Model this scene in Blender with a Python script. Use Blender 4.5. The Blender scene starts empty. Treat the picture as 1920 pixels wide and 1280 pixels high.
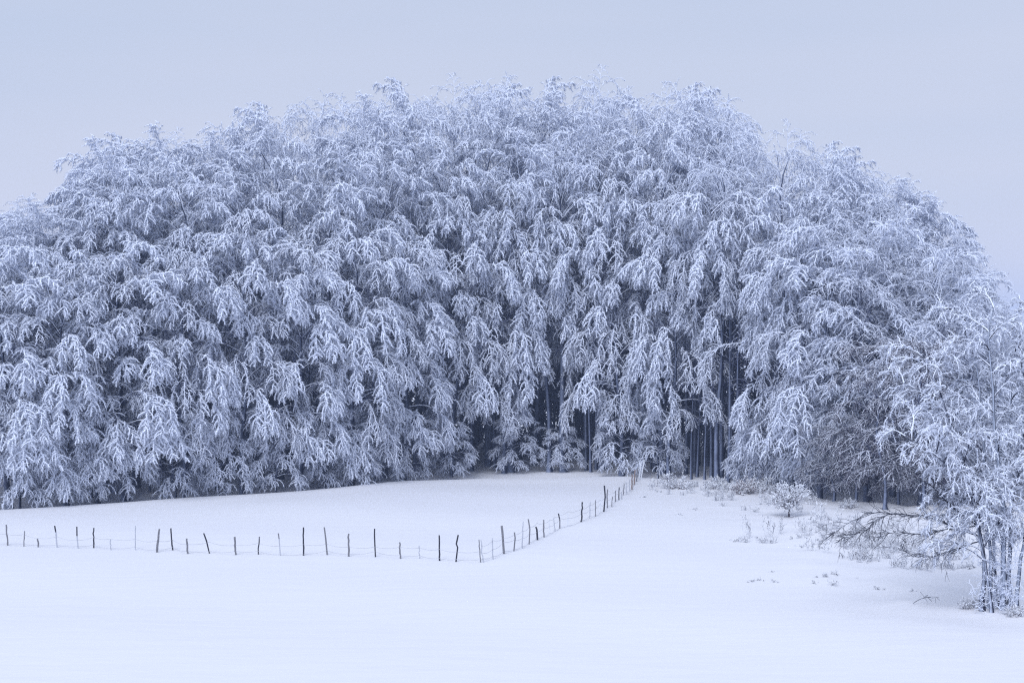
import bpy, math, random
import numpy as np

# ------------------------------------------------------------------ camera, sky, sun, exposure
scene = bpy.context.scene
C = scene.collection
FPX = 3200.0            # focal length in pixels of the 1920 px wide photograph
CAMZ = 10.0             # camera height above the snow field
HOR = 640.0             # row of the horizon
cam_d = bpy.data.cameras.new('camera')
cam_d.sensor_width = 36.0
cam_d.lens = 36.0 * FPX / 1920.0
cam_d.clip_start = 0.5
cam_d.clip_end = 6000.0
cam = bpy.data.objects.new('camera', cam_d)
C.objects.link(cam)
cam.location = (0, 0, CAMZ)
cam.rotation_euler = (math.radians(90), 0, 0)
scene.camera = cam

SUN_EL, SUN_AZ = math.radians(37), math.radians(194)   # azimuth clockwise from +Y: behind the camera, a little left
world = bpy.data.worlds.new('World')
scene.world = world
world.use_nodes = True
wn, wl = world.node_tree.nodes, world.node_tree.links
wn.clear()
w_out = wn.new('ShaderNodeOutputWorld')
w_bg = wn.new('ShaderNodeBackground')
w_sky = wn.new('ShaderNodeTexSky')
w_sky.sky_type = 'NISHITA'
w_sky.sun_disc = False
w_sky.sun_elevation = SUN_EL
w_sky.sun_rotation = SUN_AZ
w_sky.air_density = 1.0
w_sky.dust_density = 2.0
w_sc = wn.new('ShaderNodeVectorMath'); w_sc.operation = 'SCALE'
w_sc.inputs['Scale'].default_value = 0.10
wl.new(w_sky.outputs[0], w_sc.inputs[0])
# an even stratus layer over the clear sky: paler towards the horizon, with very faint long banks
w_tc = wn.new('ShaderNodeTexCoord')
w_map = wn.new('ShaderNodeMapping'); w_map.inputs['Scale'].default_value = (1.6, 1.6, 9.0)
w_noise = wn.new('ShaderNodeTexNoise')
w_noise.inputs['Scale'].default_value = 1.3
w_noise.inputs['Detail'].default_value = 3.0
w_noise.inputs['Roughness'].default_value = 0.45
wl.new(w_tc.outputs['Generated'], w_map.inputs[0])
wl.new(w_map.outputs[0], w_noise.inputs['Vector'])
w_sep = wn.new('ShaderNodeSeparateXYZ')
wl.new(w_tc.outputs['Generated'], w_sep.inputs[0])
w_gr = wn.new('ShaderNodeMapRange')
w_gr.inputs['From Min'].default_value = 0.0; w_gr.inputs['From Max'].default_value = 0.22
w_gr.inputs['To Min'].default_value = 0.30; w_gr.inputs['To Max'].default_value = -0.16
wl.new(w_sep.outputs['Z'], w_gr.inputs['Value'])
w_ad = wn.new('ShaderNodeMath'); w_ad.operation = 'ADD'
wl.new(w_noise.outputs[0], w_ad.inputs[0]); wl.new(w_gr.outputs[0], w_ad.inputs[1])
w_ramp = wn.new('ShaderNodeValToRGB')
w_ramp.color_ramp.elements[0].position = 0.25
w_ramp.color_ramp.elements[0].color = (0.560, 0.640, 0.815, 1)
w_ramp.color_ramp.elements[1].position = 0.85
w_ramp.color_ramp.elements[1].color = (0.690, 0.720, 0.860, 1)
wl.new(w_ad.outputs[0], w_ramp.inputs[0])
w_mix = wn.new('ShaderNodeMix'); w_mix.data_type = 'RGBA'
w_mix.inputs['Factor'].default_value = 0.94
wl.new(w_sc.outputs[0], w_mix.inputs['A'])
wl.new(w_ramp.outputs[0], w_mix.inputs['B'])
wl.new(w_mix.outputs['Result'], w_bg.inputs['Color'])
w_bg.inputs['Strength'].default_value = 0.575
wl.new(w_bg.outputs[0], w_out.inputs[0])

sun_d = bpy.data.lights.new('sun', 'SUN')
sun_d.energy = 1.5
sun_d.angle = math.radians(34)
sun_d.color = (0.89, 0.925, 1.0)
sun = bpy.data.objects.new('sun', sun_d)
C.objects.link(sun)
sun.rotation_euler = (math.radians(90) - SUN_EL, 0, math.pi - SUN_AZ)

scene.view_settings.view_transform = 'Standard'
scene.view_settings.look = 'None'
scene.view_settings.gamma = 1.0
scene.view_settings.use_curve_mapping = False
scene.view_settings.exposure = 0.79
scene.render.engine = 'CYCLES'
scene.cycles.max_bounces = 5
scene.cycles.diffuse_bounces = 4
scene.cycles.glossy_bounces = 1
scene.cycles.transmission_bounces = 1
scene.cycles.volume_bounces = 1
scene.cycles.use_denoising = False
scene.cycles.filter_width = 1.2
scene.cycles.denoiser = 'OPENIMAGEDENOISE'
scene.cycles.denoising_input_passes = 'RGB_ALBEDO_NORMAL'
scene.cycles.denoising_prefilter = 'ACCURATE'
scene.cycles.use_adaptive_sampling = False

# ------------------------------------------------------------------ helpers
def sstep(t):
    t = np.clip(t, 0, 1)
    return t * t * (3 - 2 * t)

EDGE_PX = [(-900, 985), (0, 958), (250, 946), (500, 928), (640, 918), (760, 905), (900, 898), (1180, 896),
           (1300, 905), (1450, 918), (1560, 938), (1700, 950), (1900, 945), (2800, 940)]
EDGE_Y = [FPX * CAMZ / (v - HOR) for u, v in EDGE_PX]
EDGE_X = [(u - 960) / FPX * y for (u, v), y in zip(EDGE_PX, EDGE_Y)]
def edge_y(x):
    return np.interp(x, EDGE_X, EDGE_Y)

def ground_h(x, y):
    x = np.asarray(x, float); y = np.asarray(y, float)
    h = (CAMZ - 1.65) * (1 - sstep(y / 47.0))                        # the slope the camera stands on
    h = h + 0.10 * np.sin(x * 0.11 + 0.4) * np.sin(y * 0.09 + 1.0) * sstep((y - 40) / 20)
    h = h + 0.07 * np.sin(x * 0.31 + y * 0.17) * np.sin(y * 0.23 - x * 0.12 + 2.0) * sstep((y - 45) / 20)
    e = y - edge_y(x)
    h = h + 0.18 * np.exp(-((e + 1.0) / 2.2) ** 2) - 0.35 * np.exp(-((e - 2.6) / 2.0) ** 2)
    # knoll with the thicket at the right end of the fence
    h = h + 0.30 * np.exp(-((x - 13.5) / 4.0) ** 2 - ((y - 116) / 5.0) ** 2)
    h = h + 0.25 * np.exp(-((x - 18.3) / 1.7) ** 2 - ((y - 63.6) / 1.7) ** 2)     # mound under the near tree
    w = sstep((x - 10) / 6) * sstep((y - 55) / 10) * sstep((112 - y) / 12)
    h = h + 0.11 * w * (np.sin(x * 1.3 + y * 0.5) * np.sin(y * 0.8 - x * 0.4) + 0.5 * np.sin(x * 2.3 - y * 1.1))
    h = h - 3.0 * sstep((y - 170) / 300)
    return h

def at(u, v):
    """point on the snow seen at a pixel of the photograph"""
    dx, dz = (u - 960) / FPX, -(v - HOR) / FPX
    y = np.arange(46, 200, 0.05)
    f = CAMZ + dz * y - ground_h(dx * y, y)
    i = int(np.argmax(f < 0))
    return np.array([dx * y[i], y[i], float(ground_h(dx * y[i], y[i]))])

def up_at(u, v, Y):
    return np.array([(u - 960) / FPX * Y, Y, CAMZ - (v - HOR) / FPX * Y])

def mesh_from(name, V, F, mats, midx=None):
    V = np.ascontiguousarray(V, dtype=np.float32); F = np.ascontiguousarray(F, dtype=np.int32)
    me = bpy.data.meshes.new(name)
    me.vertices.add(len(V)); me.vertices.foreach_set('co', V.ravel())
    me.loops.add(F.size); me.loops.foreach_set('vertex_index', F.ravel())
    me.polygons.add(len(F))
    me.polygons.foreach_set('loop_start', np.arange(0, F.size, F.shape[1], dtype=np.int32))
    for m in mats: me.materials.append(m)
    if midx is not None: me.polygons.foreach_set('material_index', np.asarray(midx, dtype=np.int32))
    me.update(calc_edges=True)
    return me

def norm(a):
    return a / np.maximum(np.linalg.norm(a, axis=-1, keepdims=True), 1e-9)

def tubes(P, R, sides, rng):
    """P (N,K,3) centre lines, R (N,K) radii -> verts, quads"""
    N, K, _ = P.shape
    T = np.empty_like(P)
    T[:, 1:-1] = P[:, 2:] - P[:, :-2]; T[:, 0] = P[:, 1] - P[:, 0]; T[:, -1] = P[:, -1] - P[:, -2]
    T = norm(T)
    ref = norm(rng.normal(size=(N, 1, 3))) * np.ones((1, K, 1))
    ref = np.where(np.abs((ref * norm(P[:, -1:] - P[:, :1])).sum(-1, keepdims=True)) > 0.85, np.roll(ref, 1, -1) + 0.3, ref)
    A = norm(np.cross(T, ref)); B = np.cross(T, A)
    an = np.arange(sides) / sides * 2 * math.pi
    V = P[:, :, None] + R[:, :, None, None] * (A[:, :, None] * np.cos(an)[None, None, :, None] + B[:, :, None] * np.sin(an)[None, None, :, None])
    k = np.arange(K - 1)[:, None]; s = np.arange(sides)[None, :]
    q = np.stack([k * sides + s, k * sides + (s + 1) % sides, (k + 1) * sides + (s + 1) % sides, (k + 1) * sides + s], -1).reshape(-1, 4)
    F = (np.arange(N) * K * sides)[:, None, None] + q[None]
    return V.reshape(-1, 3), F.reshape(-1, 4)

def cones(P, D, R, rng):
    """P (N,3) feet, D (N,3) full vectors, R (N) radii -> verts, triangles: short pointed rime needles"""
    N = len(P)
    T = norm(D); A = norm(np.cross(T, norm(rng.normal(size=(N, 3))))); B = np.cross(T, A)
    an = np.arange(3) / 3 * 2 * math.pi
    base = P[:, None] + R[:, None, None] * (A[:, None] * np.cos(an)[None, :, None] + B[:, None] * np.sin(an)[None, :, None])
    V = np.concatenate([base, (P + D)[:, None]], 1).reshape(-1, 3)
    q = np.array([[0, 1, 3], [1, 2, 3], [2, 0, 3]])
    return V, ((np.arange(N) * 4)[:, None, None] + q[None]).reshape(-1, 3)

class Soup:
    def __init__(s): s.V, s.F, s.M, s.n = [], [], [], 0
    def add(s, V, F, m=0):
        s.V.append(V); s.F.append(F + s.n); s.M.append(np.full(len(F), m)); s.n += len(V)
    def mesh(s, name, mats):
        V = np.ascontiguousarray(np.concatenate(s.V), dtype=np.float32)
        loops = np.concatenate([f.ravel() for f in s.F]).astype(np.int32)
        tot = np.concatenate([np.full(len(f), f.shape[1]) for f in s.F])
        st = np.concatenate([[0], np.cumsum(tot)[:-1]]).astype(np.int32)
        me = bpy.data.meshes.new(name)
        me.vertices.add(len(V)); me.vertices.foreach_set('co', V.ravel())
        me.loops.add(len(loops)); me.loops.foreach_set('vertex_index', loops)
        me.polygons.add(len(tot)); me.polygons.foreach_set('loop_start', st)
        for m in mats: me.materials.append(m)
        me.polygons.foreach_set('material_index', np.concatenate(s.M).astype(np.int32))
        me.update(calc_edges=True)
        return me

def grow(P0, D0, L, K, droop, wob, rng, late=0.0):
    """curves that start along D0 and are bent down by their load of rime"""
    N = len(P0)
    P = np.empty((N, K, 3)); P[:, 0] = P0
    D = norm(D0); st = (np.asarray(L) / (K - 1)).reshape(-1, 1)
    dr = np.broadcast_to(np.asarray(droop, float).reshape(-1, 1), (N, 1))
    for k in range(1, K):
        P[:, k] = P[:, k - 1] + D * st
        D = D + rng.normal(size=(N, 3)) * wob
        D[:, 2:] -= dr * ((0.6 + 0.9 * k / K) * (1 - late) + late * 2.2 * k / K)
        D = norm(D)
    return P

def sample(P, i, t):
    K = P.shape[1]
    f = np.clip(t, 0, 0.9999) * (K - 1); k = f.astype(int); w = (f - k)[:, None]
    a, b = P[i, k], P[i, k + 1]
    return a * (1 - w) + b * w, norm(b - a)

UP = np.array([0, 0, 1.0])
def sideways(T):
    s = np.cross(T, UP)
    return norm(s + 1e-6)

def interp_stem(S, z):
    x = np.interp(z, S[:, 2], S[:, 0]); y = np.interp(z, S[:, 2], S[:, 1])
    return np.stack([x, y, z], -1)

# ------------------------------------------------------------------ materials
def new_mat(name):
    m = bpy.data.materials.new(name); m.use_nodes = True
    nt = m.node_tree
    return m, nt.nodes, nt.links, nt.nodes['Principled BSDF']

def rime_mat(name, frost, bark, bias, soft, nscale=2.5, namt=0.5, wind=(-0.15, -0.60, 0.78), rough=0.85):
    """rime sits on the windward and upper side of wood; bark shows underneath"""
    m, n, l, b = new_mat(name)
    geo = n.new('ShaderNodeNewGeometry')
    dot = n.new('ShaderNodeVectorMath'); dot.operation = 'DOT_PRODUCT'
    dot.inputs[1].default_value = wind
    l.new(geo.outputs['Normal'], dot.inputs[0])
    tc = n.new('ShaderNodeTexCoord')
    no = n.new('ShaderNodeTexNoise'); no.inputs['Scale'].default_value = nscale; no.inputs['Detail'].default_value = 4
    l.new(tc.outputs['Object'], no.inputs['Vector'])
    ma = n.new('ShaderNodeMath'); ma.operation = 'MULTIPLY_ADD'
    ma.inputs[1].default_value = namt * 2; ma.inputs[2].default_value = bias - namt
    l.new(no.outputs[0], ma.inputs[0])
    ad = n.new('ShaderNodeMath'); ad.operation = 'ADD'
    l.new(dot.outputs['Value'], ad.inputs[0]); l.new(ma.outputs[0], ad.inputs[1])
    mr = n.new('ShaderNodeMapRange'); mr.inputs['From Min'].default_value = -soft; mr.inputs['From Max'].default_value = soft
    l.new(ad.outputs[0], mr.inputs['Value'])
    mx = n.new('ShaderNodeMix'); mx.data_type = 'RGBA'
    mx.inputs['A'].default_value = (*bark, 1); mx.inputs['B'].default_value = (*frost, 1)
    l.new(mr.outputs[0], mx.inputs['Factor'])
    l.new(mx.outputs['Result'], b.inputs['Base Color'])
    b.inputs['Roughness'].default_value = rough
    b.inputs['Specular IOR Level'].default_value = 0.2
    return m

FROST = (0.805, 0.858, 0.992)
BARK = (0.015, 0.023, 0.088)
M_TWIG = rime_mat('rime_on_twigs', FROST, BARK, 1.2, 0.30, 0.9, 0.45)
M_TWIG_FAR = rime_mat('thin_rime_on_twigs', FROST, (0.04, 0.048, 0.095), 1.2, 0.35, 1.2, 0.45)
M_THIN = rime_mat('thin_patchy_rime', FROST, BARK, 0.52, 0.35, 0.9, 0.55)
M_SHADE = rime_mat('sheltered_twigs_shade_navy', FROST, (0.013, 0.021, 0.090), -0.90, 0.35, 1.5, 0.6)  # little rime; blue shade of the wood's interior is put into the navy colour
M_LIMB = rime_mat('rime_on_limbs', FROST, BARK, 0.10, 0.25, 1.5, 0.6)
M_TRUNK = rime_mat('beech_bark', (0.20, 0.235, 0.34), (0.010, 0.013, 0.034), -0.58, 0.35, 0.8, 0.7, wind=(-0.75, -0.62, 0.2))
M_DARKTWIG = rime_mat('bare_twigs', FROST, (0.018, 0.018, 0.034), -0.85, 0.2, 2.5, 0.5, wind=(-0.1, -0.2, 0.97))
M_BROWN = rime_mat('brown_twigs', FROST, (0.036, 0.022, 0.050), -0.55, 0.3, 3.0, 0.8)

def snow_mat():
    m, n, l, b = new_mat('snow')
    tc = n.new('ShaderNodeTexCoord')
    no = n.new('ShaderNodeTexNoise'); no.inputs['Scale'].default_value = 0.05; no.inputs['Detail'].default_value = 3
    l.new(tc.outputs['Object'], no.inputs['Vector'])
    rp = n.new('ShaderNodeValToRGB')
    rp.color_ramp.elements[0].position = 0.3; rp.color_ramp.elements[0].color = (0.775, 0.782, 0.838, 1)
    rp.color_ramp.elements[1].position = 0.7; rp.color_ramp.elements[1].color = (0.800, 0.806, 0.850, 1)
    l.new(no.outputs[0], rp.inputs[0]); l.new(rp.outputs[0], b.inputs['Base Color'])
    n2 = n.new('ShaderNodeTexNoise'); n2.inputs['Scale'].default_value = 0.9; n2.inputs['Detail'].default_value = 6
    mp = n.new('ShaderNodeMapping'); mp.inputs['Scale'].default_value = (0.35, 1.0, 1.0)
    l.new(tc.outputs['Object'], mp.inputs[0]); l.new(mp.outputs[0], n2.inputs['Vector'])
    bp = n.new('ShaderNodeBump'); bp.inputs['Strength'].default_value = 0.35; bp.inputs['Distance'].default_value = 0.12
    l.new(n2.outputs[0], bp.inputs['Height']); l.new(bp.outputs[0], b.inputs['Normal'])
    b.inputs['Roughness'].default_value = 0.75
    b.inputs['Specular IOR Level'].default_value = 0.15
    return m
M_SNOW = snow_mat()

def plain(name, col, rough=0.8, nscale=20, var=0.35):
    m, n, l, b = new_mat(name)
    tc = n.new('ShaderNodeTexCoord')
    no = n.new('ShaderNodeTexNoise'); no.inputs['Scale'].default_value = nscale; no.inputs['Detail'].default_value = 4
    l.new(tc.outputs['Object'], no.inputs['Vector'])
    mx = n.new('ShaderNodeMix'); mx.data_type = 'RGBA'
    mx.inputs['A'].default_value = (*[c * (1 - var) for c in col], 1)
    mx.inputs['B'].default_value = (*[min(1, c * (1 + var)) for c in col], 1)
    l.new(no.outputs[0], mx.inputs['Factor']); l.new(mx.outputs['Result'], b.inputs['Base Color'])
    b.inputs['Roughness'].default_value = rough
    b.inputs['Specular IOR Level'].default_value = 0.2
    return m

# ------------------------------------------------------------------ object helpers
def thing(name, label, cat, loc=(0, 0, 0), rz=0.0, group=None):
    o = bpy.data.objects.new(name, None)
    o.empty_display_size = 0.5
    C.objects.link(o)
    o.location = loc; o.rotation_euler = (0, 0, rz)
    o['label'] = label; o['category'] = cat
    if group: o['group'] = group
    return o

def part(name, me, parent):
    o = bpy.data.objects.new(name, me)
    C.objects.link(o); o.parent = parent
    return o

def single(name, me, label, cat, loc=(0, 0, 0), rz=0.0, group=None):
    o = bpy.data.objects.new(name, me)
    C.objects.link(o)
    o.location = loc; o.rotation_euler = (0, 0, rz)
    o['label'] = label; o['category'] = cat
    if group: o['group'] = group
    return o

# ------------------------------------------------------------------ the snow field
gx = np.concatenate([-np.geomspace(60, 1500, 22)[::-1], np.arange(-59, 60, 0.9), np.geomspace(60, 1500, 22)])
gy = np.concatenate([-np.geomspace(10, 400, 10)[::-1], np.arange(-8, 48, 2.0), np.arange(48, 145, 0.75), np.geomspace(146, 1500, 26)])
GX, GY = np.meshgrid(gx, gy)
GV = np.stack([GX, GY, ground_h(GX, GY)], -1).reshape(-1, 3)
nx, ny = len(gx), len(gy)
ii = (np.arange(ny - 1)[:, None] * nx + np.arange(nx - 1)[None, :]).ravel()
GF = np.stack([ii, ii + 1, ii + nx + 1, ii + nx], -1)
ground = bpy.data.objects.new('snow_field', mesh_from('snow_field', GV, GF, [M_SNOW]))
ground['kind'] = 'structure'
C.objects.link(ground)

# ------------------------------------------------------------------ frosted beeches
def sprays(crown, AX, start, rng, Ls, n_sec, n_ter, r_twig, droop, ter_len, floor, m=0, hang=0.62, fan=(0.25, 0.95), end=1.0):
    """hanging side shoots along the branches AX, each set with fine twigs"""
    lens = np.linalg.norm(np.diff(AX, axis=1), axis=2).sum(1)
    nx_ = np.maximum(4, (lens * (end - start) * n_sec / 3.2).astype(int))
    i = np.repeat(np.arange(len(AX)), nx_)
    u = np.concatenate([(np.arange(k) + rng.uniform(0, 1, k)) / k for k in nx_]) ** 0.8
    ts = start[i] + (end - start[i]) * u
    p, T = sample(AX, i, ts)
    th = rng.uniform(0, 2 * math.pi, (len(i), 1)); sd = sideways(T); sv = np.cross(sd, T)
    rad = sd * np.cos(th) * 1.15 + sv * np.sin(th) * 0.8
    d = T * 0.6 + rad * rng.uniform(*fan, (len(i), 1)) + UP * 0.05 + rng.normal(size=(len(i), 3)) * 0.15
    ls = Ls * (0.45 + 0.75 * np.sin(math.pi * np.clip(0.15 + u * 0.8, 0, 1))) * rng.uniform(0.6, 1.25, len(i))
    keep = p[:, 2] > floor + 0.3
    p, d, ls = p[keep], d[keep], ls[keep]
    ls = np.minimum(ls, np.maximum(0.3, (p[:, 2] - floor) * 1.1))
    Q = grow(p, d, ls, 4, hang * droop * 1.3, 0.22, rng)
    rq = r_twig * rng.uniform(0.9, 1.4, len(Q))
    crown.add(*tubes(Q, rq[:, None] * np.array([0.8, 0.8, 0.7, 0.4])[None], 3, rng), m)
    ntw = np.maximum(3, (n_ter * ls / Ls).astype(int))
    i = np.repeat(np.arange(len(Q)), ntw)
    u = np.concatenate([(np.arange(k) + rng.uniform(0.2, 1, k)) / k for k in ntw])
    p, T = sample(Q, i, u)
    d = T * 0.5 + norm(rng.normal(size=(len(i), 3))) * 0.9 - UP * 0.35 * min(1, hang / 0.6)
    lt = rng.uniform(*ter_len, len(i)) * (1.1 - 0.4 * u)
    D = norm(d) * lt[:, None]
    keep = (p + D)[:, 2] > floor * 0.4
    p, D = p[keep], D[keep]
    crown.add(*cones(p, D, r_twig * rng.uniform(0.85, 1.3, len(p)), rng), m)

def make_tree(name, seed, H, h0, n_limb, Lmax, front=0.0, spread=math.pi, lean=(0, 0), Ls=1.25, n_sec=22, n_ter=25,
              r_twig=0.030, elev=(28, 66), droop=1.0, mats=None, top_frac=1.0, sub=2, ter_len=(0.12, 0.32), floor=0.25, sky=False, inner=True, heavy=None):
    """a trunk with arching limbs (one mesh) and its hanging rime-covered sprays (one mesh).
    front/spread: middle and half width of the sector the limbs grow into (angle from -Y, towards +X)"""
    rng = np.random.default_rng(seed)
    mt = mats or (M_TRUNK, M_LIMB, M_TWIG)
    K = 18
    t = np.linspace(0, 1, K)
    S = np.zeros((K, 3)); S[:, 2] = -0.4 + t * (H + 0.4) * 0.96
    ph = rng.uniform(0, 6.28, 4)
    S[:, 0] = lean[0] * H * t ** 1.4 + 0.18 * np.sin(t * 5 + ph[0]) + 0.10 * np.sin(t * 11 + ph[1])
    S[:, 1] = lean[1] * H * t ** 1.4 + 0.18 * np.sin(t * 5 + ph[2]) + 0.10 * np.sin(t * 12 + ph[3])
    S[:, :2] -= S[0, :2] * 1.0
    bend = rng.uniform(0, 6.28); q_ = np.clip((t - 0.84) / 0.16, 0, 1) ** 2            # the loaded leader nods over
    S[:, 0] += np.cos(bend) * 1.5 * q_; S[:, 1] += np.sin(bend) * 1.5 * q_
    r0 = 0.0105 * H * rng.uniform(0.85, 1.15)
    RS = r0 * (1 - 0.9 * t ** 0.9) + 0.10 * np.exp(-t * 40)
    wood = Soup(); wood.add(*tubes(S[None], RS[None], 8, rng), 0)
    # limbs
    s = (np.arange(n_limb) + rng.uniform(0, 1, n_limb)) / n_limb
    hs = h0 + s * (H * 0.945 - h0)
    P0 = interp_stem(S, hs)
    # golden angle inside the sector
    az = front + (((np.arange(n_limb) * 0.618034 + rng.uniform(0, 1)) % 1) * 2 - 1) * spread + rng.normal(size=n_limb) * 0.12
    el = np.radians(elev[0] + (elev[1] - elev[0]) * s + rng.normal(size=n_limb) * 9)
    D0 = np.stack([np.sin(az) * np.cos(el), -np.cos(az) * np.cos(el), np.sin(el)], -1)
    L = Lmax * (1.0 - 0.30 * s ** 2) * (0.62 + 0.38 * np.clip(s / 0.25, 0, 1)) * rng.uniform(0.55, 1.25, n_limb)
    dr = droop * rng.uniform(0.30, 0.52, n_limb) * (1 - 0.35 * s ** 2)
    A = grow(P0, D0, L, 11, dr, 0.05, rng, 1.0)
    rl = np.clip(np.interp(hs, S[:, 2], RS) * 0.45, 0.035, 0.085)
    prof = np.linspace(1, 0.22, 11) ** 1.1
    wood.add(*tubes(A, rl[:, None] * prof[None], 4, rng), 1)
    # sub-limbs
    ax, au = [A], []
    if sub:
        i = np.repeat(np.arange(n_limb), sub)
        ts = rng.uniform(0.30, 0.62, len(i))
        p, T = sample(A, i, ts)
        sg = np.where(np.arange(len(i)) % 2 == 0, 1.0, -1.0)[:, None]
        d = T + sideways(T) * sg * rng.uniform(0.3, 0.8, (len(i), 1)) + UP * rng.uniform(0.0, 0.3, (len(i), 1))
        B = grow(p, d, L[i] * (1 - ts) * rng.uniform(0.7, 1.0, len(i)) + 0.5, 11, dr[i] * 1.15, 0.06, rng)
        wood.add(*tubes(B, (rl[i] * 0.55)[:, None] * prof[None], 3, rng), 1)
        ax.append(B)
    AX = np.concatenate(ax)
    start = np.concatenate([np.full(n_limb, 0.36), np.full(len(AX) - n_limb, 0.14)])
    crown = Soup()
    if heavy is None:
        sprays(crown, AX, start, rng, Ls, n_sec, n_ter, r_twig, droop, ter_len, floor)
    else:          # exposed boughs carry thick rime, sheltered ones a thin coat
        lim = np.concatenate([np.arange(n_limb), np.repeat(np.arange(n_limb), sub)]) if sub else np.arange(n_limb)
        hv = (rng.uniform(0, 1, n_limb) < heavy)[lim]
        sprays(crown, AX[hv], start[hv], rng, Ls * 1.05, n_sec * 1.12, n_ter * 1.1, r_twig * 1.42, droop, ter_len, floor)
        sprays(crown, AX[~hv], start[~hv], rng, Ls, n_sec * 0.8, n_ter * 0.85, r_twig * 0.85, droop, ter_len, floor, 2)
    if inner:      # sheltered bare twigs close to the stem, coloured navy for the gaps' shade
        low_ = s < 0.72
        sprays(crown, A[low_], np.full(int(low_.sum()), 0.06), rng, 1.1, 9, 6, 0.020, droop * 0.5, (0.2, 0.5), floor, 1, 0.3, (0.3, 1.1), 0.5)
    # a few bare upright shoots on the skyline
    if sky:
        k = 26
        hh = rng.uniform(0.72, 1.0, k) * H * 0.96
        a = rng.uniform(0, 6.28, k)
        p = interp_stem(S, hh) + np.stack([np.cos(a), np.sin(a), 0 * a], -1) * rng.uniform(0, 1.4, (k, 1)) * (1.1 - hh[:, None] / H) * 3
        d = np.stack([np.cos(a) * 0.45, np.sin(a) * 0.45, np.ones(k)], -1)
        Z = grow(p, d, rng.uniform(0.9, 2.0, k), 5, 0.02, 0.12, rng)
        crown.add(*tubes(Z, np.full((k, 1), 0.022) * np.array([1.2, 1, 0.9, 0.7, 0.4])[None], 3, rng), 0)
        i = np.repeat(np.arange(k), 7)
        p, T = sample(Z, i, rng.uniform(0.2, 1, len(i)))
        W = np.stack([p, p + norm(T + rng.normal(size=T.shape) * 0.5) * rng.uniform(0.2, 0.6, (len(i), 1))], 1)
        crown.add(*tubes(W, np.full((len(i), 1), 0.018) * np.array([1, 0.4])[None], 3, rng), 0)
    return wood.mesh(name + '_trunk', [mt[0], mt[1]]), crown.mesh(name + '_crown', [mt[2], M_SHADE, M_THIN])

TREES = {}
R_ = math.radians
# edge trees: limbs hang into the open field side; each kind has its own habit
for k, (sd, h0, ln, n, Lm, dr, Ls) in enumerate([(11, 2.8, -0.05, 36, 7.4, 1.05, 0.9), (12, 5.2, -0.03, 32, 7.2, 1.20, 0.82), (13, 3.6, -0.06, 35, 7.2, 0.90, 0.95),
                                                 (14, 12.5, -0.04, 28, 7.0, 1.10, 0.85)]):
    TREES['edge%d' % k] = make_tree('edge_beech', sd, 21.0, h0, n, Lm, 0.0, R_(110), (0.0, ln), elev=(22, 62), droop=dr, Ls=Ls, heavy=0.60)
# thinner, wind-combed kind of the right flank
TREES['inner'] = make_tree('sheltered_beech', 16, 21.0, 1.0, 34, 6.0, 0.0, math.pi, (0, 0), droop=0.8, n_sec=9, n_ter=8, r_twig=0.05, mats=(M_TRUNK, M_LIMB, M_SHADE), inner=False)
TREES['flank'] = make_tree('flank_beech', 15, 21.0, 2.4, 46, 6.6, 0.3, R_(115), (0.03, -0.04), elev=(34, 66), droop=0.62, Ls=0.95, n_sec=18, n_ter=11, r_twig=0.024,
                           ter_len=(0.16, 0.42), mats=(M_TRUNK, M_LIMB, M_TWIG_FAR), heavy=0.5)
for k, sd in enumerate([21, 22]):
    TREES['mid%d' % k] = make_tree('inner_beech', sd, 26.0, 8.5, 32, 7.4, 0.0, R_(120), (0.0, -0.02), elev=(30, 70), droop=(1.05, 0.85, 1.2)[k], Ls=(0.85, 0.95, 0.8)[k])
for k, sd in enumerate([31, 32]):
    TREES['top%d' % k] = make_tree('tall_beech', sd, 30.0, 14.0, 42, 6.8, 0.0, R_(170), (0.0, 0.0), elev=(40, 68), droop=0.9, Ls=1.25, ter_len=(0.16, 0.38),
                                   n_sec=13, n_ter=11, mats=(M_TRUNK, M_LIMB, M_TWIG_FAR), r_twig=0.025, sky=True)

OUT_PX = [(-400, 470), (-100, 430), (0, 400), (120, 360), (165, 295), (300, 248), (500, 225), (600, 190), (800, 176), (930, 172), (1060, 178),
          (1120, 162), (1330, 180), (1420, 215), (1500, 262), (1600, 315), (1700, 335), (1780, 372), (1850, 450), (1890, 545), (1960, 600), (2400, 600)]
def outline_v(u):
    return float(np.interp(u, [p[0] for p in OUT_PX], [p[1] for p in OUT_PX]))
def top_z(x, y, pad=22):
    u = 960 + FPX * x / y
    pr = 70 if u > 1600 else pad
    v = max(outline_v(u - pad), outline_v(u), outline_v(u + pr))
    return CAMZ + (HOR - v) / FPX * y - 0.3           # the top shoots rise about that much above the leader

def plant(kind, x, y, H_mesh, H, rz, label, group, mirror=False, name='beech_tree'):
    t = thing(name, label, 'tree', (x, y, float(ground_h(x, y))), rz, group)
    s = H / H_mesh
    w = 0.5 + 0.5 * s if s < 1 else s ** 0.5
    t.scale = (w * (-1 if mirror else 1), w, s)
    part('trunk', TREES[kind][0], t); part('crown', TREES[kind][1], t)
    return t

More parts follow.
